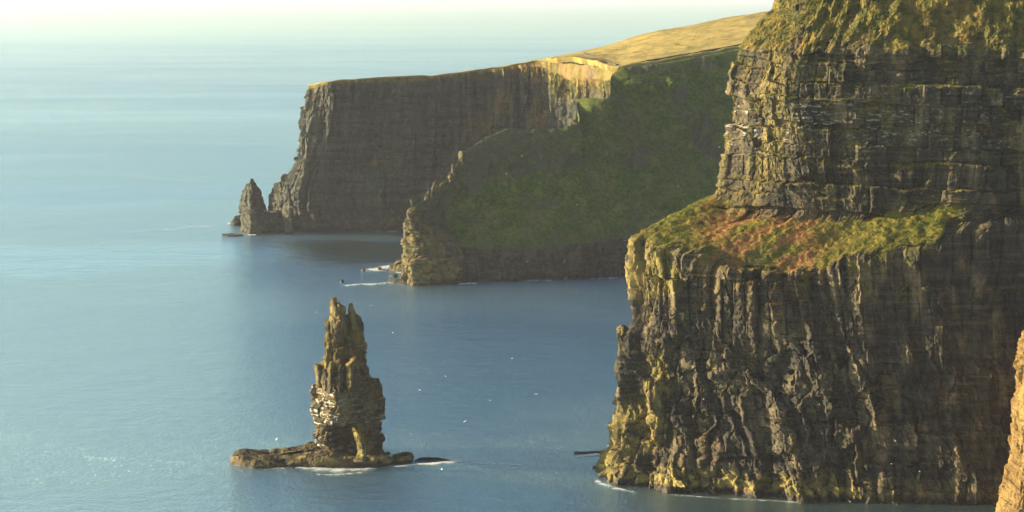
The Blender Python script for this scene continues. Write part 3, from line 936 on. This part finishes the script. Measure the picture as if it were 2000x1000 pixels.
# ---- grassy plateau -------------------------------------------------------------
def plateau():
    near = FAR_TOP[:-1] + [(1198, 130.5, 1336), (1215, 128.5, 1334), (1300, 117, 1346), (1400, 99, 1363), (1470, 85, 1375), (1640, 47, 1397), (1960, -3, 1442)]
    far = [(650, 172, 1640), (665, 168, 1660), (760, 160, 1680), (860, 152, 1680), (960, 136.5, 1650), (1042, 118.5, 1600), (1136, 100, 1600), (1205, 81, 1620), (1245, 69, 1625), (1290, 57, 1630), (1350, 47, 1640), (1425, 33, 1650), (1512, 20, 1660), (1660, -4, 1670), (2000, -48, 1690)]
    n0 = [at(*p) for p in near]
    f0 = [at(*p) for p in far]
    rows = [[p + np.array([0, 4, -5.0]) for p in n0], [p + np.array([0, 1.0, .2]) for p in n0]]
    for t in (.12, .3, .55, .8, 1.0):
        rows.append([a * (1 - t) + b * t for a, b in zip(n0, f0)])
    rows.append([p + np.array([20, 80, -10]) for p in f0])
    rows.append([p + np.array([60, 400, -90]) for p in f0])
    P, vi, ui = loft(rows, 2.0, 1.2, 70, 120)
    P = blur(P, 1, 4)
    r, c = P.shape[:2]
    x, y = P[..., 0], P[..., 1]
    V = np.repeat(vi[:, None], c, 1)
    e = sst(1.0, 2.2, V)
    wv = np.repeat(sst(4.5, 6.5, ui)[None], r, 0)
    P[..., 2] += e * wv * (1.6 * fbm(x / 40, y / 70, x * 0, 3, 950) + .35 * fbm(x / 6, y / 8, x * 0, 3, 951))
    P[..., 2] += (.9 * fbm(x / 9, y / 9, x * 0, 4, 955) * (1 - .6 * e))
    a = dict(rust=np.clip(.1 + fbm(x / 60, y / 60, x * 0, 3, 960), 0, .6).ravel(), bare=np.zeros(r * c))
    a['rust'] = np.maximum(a['rust'], ((1 - sst(1.6, 2.6, V)) * np.repeat((sst(4.5, 5.5, ui) * (1 - sst(8.0, 8.8, ui)))[None], r, 0)).ravel())
    o = mesh_from('grassy_hillside', P.reshape(-1, 3), grid_quads(r, c), M['turf_plain'], (120, 1450, 120), None, a, True)
    tag(o, 'golden sunlit grass hillside sloping up to the right along the cliff tops', 'hillside', kind='structure')

    # raised strips coloured dark for shadow lines: the drop's edge, and above the grassy bank
    def bank(name, pts, hgt, wid, seed, label):
        pp = np.array(pts)
        g, idx = resample(pp, [14] * (len(pp) - 1), 0)
        n = len(g)
        prof = [(-1, -.6), (-.8, .5), (-.45, 1), (.3, 1), (.8, .45), (1, -.6)]
        d = np.gradient(g, axis=0); d[:, 2] = 0
        d /= np.linalg.norm(d, axis=1, keepdims=True)
        sd = np.stack([-d[:, 1], d[:, 0], d[:, 0] * 0], 1)
        k = np.arange(n)
        rows = []
        for j, (u, v) in enumerate(prof):
            q = g + sd * (u * wid * .5 * (1 + .3 * vnoise(k / 3, k * 0 + j, k * 0, seed)))[:, None]
            q[:, 2] += v * hgt * (1 + .35 * vnoise(k / 2.5, k * 0 + 3 * j, k * 0, seed + 1))
            rows.append(q)
        V = np.array(rows)
        o = mesh_from(name, V.reshape(-1, 3), grid_quads(len(prof), n), M['wall'], g[0], None, None)
        tag(o, label, 'shadow strip')

    off = np.array([0, 7, .3])
    bank('shadow_strip', [at(*p) + off for p in [(1232, 128, 1336), (1300, 117.5, 1346), (1400, 99.5, 1363), (1470, 85.5, 1375), (1620, 52, 1393), (1940, 1, 1438)]], 1.3, 2.2, 971, 'long strip coloured dark as the shadow along the lower edge of the golden hillside')
    bank('shadow_strip', [at(*p) for p in [(1141, 105, 1470), (1160, 111, 1440), (1172, 117, 1415), (1186, 123, 1380), (1206, 128, 1340)]], 1.0, 3.0, 972, 'short curving bank coloured dark as its own shadow above the sunlit bay of the far cliff')


# ---- small rocks ---------------------------------------------------------------
def rock_thing(name, label, cat, V, Q, a, mat, group=None):
    org = np.array([V[:, 0].mean(), V[:, 1].mean(), 0.0])
    o = mesh_from(name, V, Q, M[mat], org, None, a)
    tag(o, label, cat, group)
    return o


def far_rocks():
    dsp = dict(rib=(1.2, 6, 40), big=(.9, 2, 5, 3, 8), small=(.5, .8, 2, 1.5, 4), rough=.7)
    kw = dict(step=.6, br=1, bc=2, disp=dsp, lich_sun=.15, grassy=.1)
    V, Q, a = simple_tower([(351, 489, 491), (356, 487, 493), (357.5, 480, 497), (364, 478, 501), (370, 477, 506), (380, 472, 509), (388, 469, 512), (400, 467, 518), (420, 466, 523), (438, 465, 526)], 1432, 1001, None, '', cfrac=.45, **kw)
    rock_thing('rock_pinnacle', 'pointed dark rock pinnacle standing in the sea off the nose of the far cliff', 'rock', V, Q, a, 'rock_far')
    V, Q, a = simple_tower([(342, 551, 562), (346, 549, 566), (357, 546, 568), (358, 534, 570), (366, 532, 572), (374, 529, 573), (384, 524, 574), (400, 522, 576), (436, 520, 578)], 1424, 1002, None, '', cfrac=.55, **kw)
    rock_thing('rock_pinnacle', 'stepped dark rock tower against the nose of the far cliff, right of the pointed pinnacle', 'rock', V, Q, a, 'rock_far')
    V, Q, a = simple_tower([(414, 486, 556), (417, 472, 558), (426, 472, 559), (434, 474, 560), (448, 472, 560), (458, 468, 560)], 1396, 1003, None, '', cfrac=.2, topfac=.2, **kw)
    rock_thing('rock_block', 'low flat topped rock block in front of the pointed pinnacle by the far cliff', 'rock', V, Q, a, 'rock_far')
    V, Q, a = simple_tower([(424, 457, 470), (428, 455, 471), (433, 448, 472), (437, 445, 473)], 1438, 1004, None, '', cfrac=.4, **kw)
    rock_thing('sea_rock', 'small dark rock just left of the pointed pinnacle with white surf beside it', 'rock', V, Q, a, 'rock_far')
    pl = skerry([(432, 460.5), (445, 462), (474, 461.5), (476, 459.5), (455, 458), (438, 458.5)], lambda px: 1.2, 1005, .7, .4)
    rock_thing('reef', 'low flat dark reef in the water below the flat topped far block', 'reef', *pl, 'rock_far')
    # lit slab at the nose of the far cliff
    V, Q, a = simple_tower([(362, 556, 562), (376, 553, 566), (395, 551, 569), (412, 548, 572), (430, 553, 572), (441, 555, 573)], 1384, 1006, None, '', cfrac=.85, **dict(kw, disp=dict(rib=(.3, 6, 40), big=(.3, 2, 5, 3, 8), small=(.2, .8, 2, 1.5, 4), rough=.4)))
    rock_thing('rock_slab', 'bright sunlit upright slab leaning on the nose of the far cliff above the water', 'rock', V, Q, a, 'rock_far')
    # reefs off the middle headland
    pl = skerry([(757, 527), (775, 531), (797, 533), (802, 527), (796, 514), (780, 516), (768, 520)], lambda px: 2.0 + 3 * np.exp(-((px - 790) / 12) ** 2), 1010, .6, .9)
    rock_thing('reef', 'brown sloping boulder reef left of the middle headland with surf on its left', 'reef', *pl, 'rock_mid')
    pl = skerry([(760, 540), (770, 542), (777, 541), (776, 537.5), (764, 537.5)], lambda px: 1.3, 1011, .6, .5)
    rock_thing('sea_rock', 'small dark rounded rock just below the boulder reef of the middle headland', 'rock', *pl, 'rock_mid')
    pl = skerry([(663, 551.5), (667, 552.5), (672, 551.5), (671, 549.5), (664, 549.5)], lambda px: 1.2, 1012, .6, .4)
    rock_thing('sea_rock', 'tiny dark rock alone in the water far left of the middle headland', 'rock', *pl, 'rock_mid')
    pl = skerry([(756, 552), (790, 555.5), (850, 556), (902, 555), (903, 551), (860, 549), (800, 547), (770, 549)], lambda px: .9, 1013, .7, .4)
    rock_thing('reef', 'flat dark rock shelf awash below the sunlit nose of the middle headland', 'reef', *pl, 'rock_mid')
    for px, py, w, lb in ((709, 529, 4, 'tiny dark rock at the left end of the surf beside the boulder reef'), (741, 527, 5, 'small dark rock in the middle of the surf beside the boulder reef')):
        pl = skerry([(px - w, py), (px, py + 1.6), (px + w, py), (px + w * .7, py - 2), (px - w * .7, py - 2)], lambda px: 1.3, 1014 + int(px), .6, .4)
        rock_thing('sea_rock', lb, 'rock', *pl, 'rock_mid')
    # reefs by the tall stack
    pl = skerry([(763, 904), (780, 906), (806, 903), (808, 895), (790, 891), (768, 893)], lambda px: 1.9, 1020, .4, .5)
    rock_thing('reef', 'dark blocky reef just right of the foot of the lone sea stack', 'reef', *pl, 'rock_stack')
    pl = skerry([(808, 902), (840, 903), (880, 901), (876, 897.5), (850, 896), (828, 896), (812, 899)], lambda px: .45 + .3 * np.sin(px / 5), 1021, .4, .6)
    rock_thing('reef', 'thin low reef trailing right from the sea stack towards the foam line', 'reef', *pl, 'rock_stack')
    # reef behind the foot of the near cliff
    pl = skerry([(1118, 889), (1140, 887), (1165, 884), (1192, 880), (1198, 876), (1175, 876), (1150, 880), (1130, 884)], lambda px: .15 + .3 * np.sin(px / 4), 1022, .4, .6)
    rock_thing('reef', 'thin dark reef awash just left of the foot of the nearest cliff', 'reef', *pl, 'rock_near')


def edge_pinnacle():
    rr = [(540, 2040, 2120), (600, 2018, 2180), (650, 1997, 2260), (680, 1988, 2280), (705, 1979, 2300), (712, 1976, 2300), (722, 1983, 2310), (760, 1982, 2320), (772, 1976, 2320), (830, 1973, 2330), (890, 1971, 2340), (920, 1964, 2345), (950, 1955, 2350), (985, 1946, 2355), (1030, 1942, 2360)]
    rows = []
    for py, L, Rr in rr:
        w = (Rr - L) * .172 * .5
        rows.append([at(L, py, 606), at(L + 14, py, 598), at(L + 40, py, 588), at((L + Rr) / 2, py, 586), at(Rr, py, 590), at(Rr, py, 640), at(L + 60, py, 640)])
    base = [wat(1940, 602), wat(1956, 593), wat(1985, 584), wat(2150, 580), wat(2360, 585), wat(2360, 640), wat(2000, 640)]
    rows += [base, [b + np.array([0, 0, -3.]) for b in base]]
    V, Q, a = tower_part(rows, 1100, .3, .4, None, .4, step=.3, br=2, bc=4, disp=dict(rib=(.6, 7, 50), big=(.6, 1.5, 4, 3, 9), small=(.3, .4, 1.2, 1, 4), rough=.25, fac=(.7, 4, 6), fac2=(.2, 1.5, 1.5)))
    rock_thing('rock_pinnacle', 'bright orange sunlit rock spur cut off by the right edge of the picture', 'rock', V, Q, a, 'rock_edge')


def near_extra(root, org):
    rr = [(640, 1203, 1222), (646, 1202, 1225), (653, 1204, 1224), (662, 1208, 1224), (670, 1211, 1226), (678, 1209, 1232), (692, 1208, 1240), (712, 1206, 1246), (760, 1204, 1250), (830, 1200, 1254)]
    rows = [ring(py, L, L + (Rr - L) * .6, Rr, 690 - (py - 640) * .03, max(.6, (Rr - L) * .1)) for py, L, Rr in rr]
    V, Q, a = tower_part(rows, 1200, .5, .3, None, .5, step=.3, br=1, bc=2, topfac=.2, disp=dict(rib=(.3, 3, 20), big=(.4, 1, 3, 1.5, 4), small=(.25, .4, 1, .7, 2), rough=.3))
    mesh_from('rock_pillar', V, Q, M['rock_near'], org, root, a)


# ---- sea, foam, gulls, haze -------------------------------------------------------
def sea_and_air():
    xs = np.array([-26000., -6000, -1500, -400, 0, 400, 1500, 6000, 26000])
    ys = np.array([-800., 200, 700, 1200, 2500, 6000, 15000, 44000])
    g = np.array([[[x, y, 0] for x in xs] for y in ys])
    o = mesh_from('sea', g.reshape(-1, 3), grid_quads(len(ys), len(xs))[:, ::-1], M['water'], (0, 0, 0))
    tag(o, 'calm blue sea with fine ripples paling into bright haze far off', 'sea', kind='structure')
    v = np.array([[x, y, z] for x in (-27000., 27000) for y in (-1000., 45000) for z in (-6., 260.)])
    q = np.array([[0, 1, 3, 2], [4, 6, 7, 5], [0, 4, 5, 1], [2, 3, 7, 6], [0, 2, 6, 4], [1, 5, 7, 3]])
    m = NT('haze_air')
    pv = m.n('ShaderNodeVolumePrincipled')
    pv.inputs['Color'].default_value = (.90, .85, .95, 1)
    pv.inputs['Density'].default_value = HAZE
    pv.inputs['Anisotropy'].default_value = .35
    m.l(pv.outputs[0], m.out.inputs['Volume'])
    o = mesh_from('haze', v, q, m.m)
    tag(o, kind='stuff')
    o['label'] = 'pale sea haze that whitens the distant water'
    o['category'] = 'haze'


def foam():
    parts = []

    def strip(pts, width, dens, seed):
        width = [w * 2.1 for w in width]
        """pts: picture points on the water; width in picture rows"""
        up = [sea(px, py - w) for (px, py), w in zip(pts, width)]
        md = [sea(px, py) for px, py in pts]
        dn = [sea(px, py + w) for (px, py), w in zip(pts, width)]
        net = np.array([up, md, dn])
        P, _, ui = loft(net, 1.0, 1.5, 14, 40)
        r, c = P.shape[:2]
        e = np.minimum(np.linspace(0, 1, r), np.linspace(1, 0, r))[:, None] * 2
        le = np.minimum(1, np.minimum(np.arange(c), np.arange(c)[::-1]) / (c * .15))[None]
        P[..., 2] = .05 + .25 * e * le + .004 * len(parts)
        parts.append((P.reshape(-1, 3), grid_quads(r, c), dict(dens=(dens * e ** .7 * le).ravel())))

    strip([(490, 916), (540, 916), (575, 910), (600, 915), (660, 919), (720, 917), (770, 911)], [2.5, 4, 5, 7, 7, 5, 2], .8, 1)
    strip([(540, 911), (562, 908), (590, 914), (620, 920)], [3, 4, 4, 2], .8, 21)
    strip([(600, 925), (640, 929), (680, 926), (730, 922)], [2, 4, 4, 2], .7, 2)
    strip([(740, 914), (780, 912), (800, 909), (850, 906), (895, 901), (935, 898)], [1.5, 3, 2, 3, 5, 2], .92, 3)
    strip([(890, 904), (950, 906), (1000, 908), (1045, 911)], [2, 2, 2.2, 1.5], .72, 4)
    strip([(1020, 858), (1038, 862), (1052, 867)], [2, 4, 2], .6, 5)
    strip([(1108, 893), (1140, 891), (1195, 886)], [1.5, 2.4, 2], .85, 6)
    strip([(1148, 938), (1168, 942), (1185, 950), (1225, 960), (1262, 966)], [3, 6, 5, 3, 2], .8, 7)
    strip([(1262, 964), (1330, 969), (1420, 975), (1500, 979), (1620, 986)], [1.0, 2.6, 1.0, 2.8, 1.0], .68, 22)
    strip([(1690, 986), (1720, 987), (1750, 988)], [2, 2, 2], .6, 8)
    strip([(200, 459), (240, 456), (262, 452), (300, 449), (335, 449), (372, 443), (410, 442), (452, 437)], [1.5, 3, 2, 4, 2, 3, 2.5, 2], .64, 9)
    strip([(270, 446), (330, 443), (390, 440)], [1.2, 2, 1.2], .6, 23)
    strip([(440, 437), (450, 437), (470, 437)], [1.5, 2, 1.2], .9, 10)
    strip([(482, 459), (492, 459), (502, 459)], [1, 1, 1], .95, 11)
    strip([(700, 529), (730, 527), (760, 523), (785, 517)], [2.5, 4, 6, 3], .9, 12)
    strip([(770, 533), (785, 533), (800, 533)], [1.5, 1.5, 1.5], .85, 13)
    strip([(652, 559), (680, 558), (705, 555), (725, 556), (760, 553), (790, 553)], [1.2, 2, 1.2, 2.4, 1.6, 1.2], .8, 14)
    strip([(815, 551), (845, 552), (880, 552)], [1.2, 1.5, 1.2], .85, 15)
    strip([(890, 556), (915, 554), (940, 554)], [2, 2, 1.5], .85, 16)
    strip([(700, 450), (760, 452), (795, 453)], [1, 1, 1], .7, 17)
    strip([(1010, 549), (1050, 548), (1090, 548)], [1, 1.4, 1], .75, 18)
    strip([(1140, 545), (1180, 544), (1230, 541)], [.8, 1.2, .8], .7, 24)
    V, Q, a = join_parts(parts)
    o = mesh_from('surf_foam', V, Q, M['foam'], (0, 700, 0), None, a, True)
    tag(o, 'white surf foam along the feet of the stack, reefs and cliffs', 'foam', kind='stuff')


def gulls():
    # one bird: body, two bent wings, tail - a single skin
    V, Q = [], []
    prof = [(-.30, .015), (-.2, .05), (-.05, .085), (.1, .08), (.2, .05), (.26, .045), (.32, .03), (.37, .006)]
    k = 8
    for y, r in prof:
        for j in range(k):
            a = 2 * math.pi * j / k
            V.append((r * math.cos(a), y, r * .9 * math.sin(a)))
    for i in range(len(prof) - 1):
        for j in range(k):
            Q.append((i * k + j, i * k + (j + 1) % k, (i + 1) * k + (j + 1) % k, (i + 1) * k + j))
    for sx in (1, -1):
        b = len(V)
        for x, y0, y1, z in ((.05, -.1, .12, .03), (.3, -.06, .16, .14), (.5, -.1, .1, .15), (.72, -.2, -.1, .1)):
            V += [(sx * x, y0, z), (sx * x, y1, z), (sx * x, (y0 + y1) / 2, z + .022)]
        for i in range(3):
            p, q = b + i * 3, b + i * 3 + 3
            Q += [(p, q, q + 2, p + 2), (p + 2, q + 2, q + 1, p + 1), (p, p + 1, q + 1, q)]
    b = len(V)
    V += [(-.04, -.27, .01), (.04, -.27, .01), (.09, -.42, .01), (-.09, -.42, .01), (0, -.3, .03), (0, -.42, .025)]
    Q += [(b, b + 4, b + 5, b + 3), (b + 4, b + 1, b + 2, b + 5), (b, b + 3, b + 2, b + 1)]
    me = None
    spots = []
    for px, py in ((767, 650), (820, 762), (618, 610), (908, 823), (802, 847), (957, 782), (1047, 770), (1000, 700), (1210, 815), (870, 735), (725, 597), (540, 858)):
        w = sea(px, py + 30)
        spots.append((px, py, w[1], 'tiny white gull gliding low over the open blue water around the sea stack', 'gulls over the open water', 1.15))
    for px, py in ((1019, 305), (989, 340), (1127, 400), (968, 432), (1030, 511), (1103, 510), (1001, 528), (1325, 364), (1405, 287), (1220, 470), (1105, 545)):
        spots.append((px, py, 1100, 'tiny white gull gliding in front of the shaded green slope of the middle headland', 'gulls before the green slope', 1.3))
    for px, py in ((1374, 780), (1748, 861), (1741, 906), (1796, 921), (1600, 790), (1660, 980)):
        spots.append((px, py, 625, 'tiny white gull flying past the lower wall of the nearest cliff', 'gulls before the nearest cliff', .9))
    for i, (px, py, Y, lb, gr, sc) in enumerate(spots):
        p = at(px, py, Y)
        if me is None:
            o = mesh_from('gull', np.array(V), np.array(Q), M['gull'], (0, 0, 0), None, None, True)
            me = o.data
        else:
            o = bpy.data.objects.new('gull', me)
            col.objects.link(o)
        o.location = p
        o.rotation_euler = (random.uniform(-.2, .2), random.uniform(-.5, .5), random.uniform(0, 6.28))
        o.scale = (sc, sc, sc)
        tag(o, lb, 'gull', gr)


# ------------------------------------------------------------------ light and camera
SUN_EL, SUN_AZ = R(14), (-.995, .10)     # horizontal direction towards the sun
HAZE = 3.1e-5


def light():
    w = bpy.data.worlds.new('World')
    scene.world = w
    w.use_nodes = True
    nt = w.node_tree
    sky = nt.nodes.new('ShaderNodeTexSky')
    sky.sky_type = 'NISHITA'
    sky.sun_disc = False
    sky.sun_elevation = SUN_EL
    # rotation is measured clockwise from +Y
    sky.sun_rotation = math.atan2(SUN_AZ[0], SUN_AZ[1])
    sky.altitude = 100
    sky.air_density = 1.0
    sky.dust_density = 1.0
    sky.ozone_density = 1.7
    bg = nt.nodes['Background']
    nt.links.new(sky.outputs[0], bg.inputs['Color'])
    bg.inputs['Strength'].default_value = .066
    L = bpy.data.lights.new('sun', 'SUN')
    L.energy = 5.0
    L.angle = R(.5)
    L.color = (1.0, .82, .52)
    o = bpy.data.objects.new('sun', L)
    col.objects.link(o)
    from mathutils import Vector
    d = Vector((-SUN_AZ[0] * math.cos(SUN_EL), -SUN_AZ[1] * math.cos(SUN_EL), -math.sin(SUN_EL)))
    o.rotation_euler = d.to_track_quat('-Z', 'Y').to_euler()
    o.location = (-400, 700, 400)


def camera():
    c = bpy.data.cameras.new('camera')
    o = bpy.data.objects.new('camera', c)
    col.objects.link(o)
    c.sensor_width = 36
    c.lens = 36 * F / 2000
    c.clip_start = 1
    c.clip_end = 80000
    o.location = (0, 0, H)
    o.rotation_euler = (math.pi / 2 - PITCH, 0, 0)
    scene.camera = o


root, org = near_cliff()
near_extra(root, org)
sea_stack()
far_headland()
mid_headland()
plateau()
far_rocks()
edge_pinnacle()
sea_and_air()
foam()
gulls()
light()
camera()
scene.view_settings.view_transform = 'Standard'
scene.view_settings.look = 'None'
scene.view_settings.exposure = 1.66
scene.view_settings.gamma = 1
scene.cycles.volume_bounces = 2
scene.cycles.max_bounces = 6
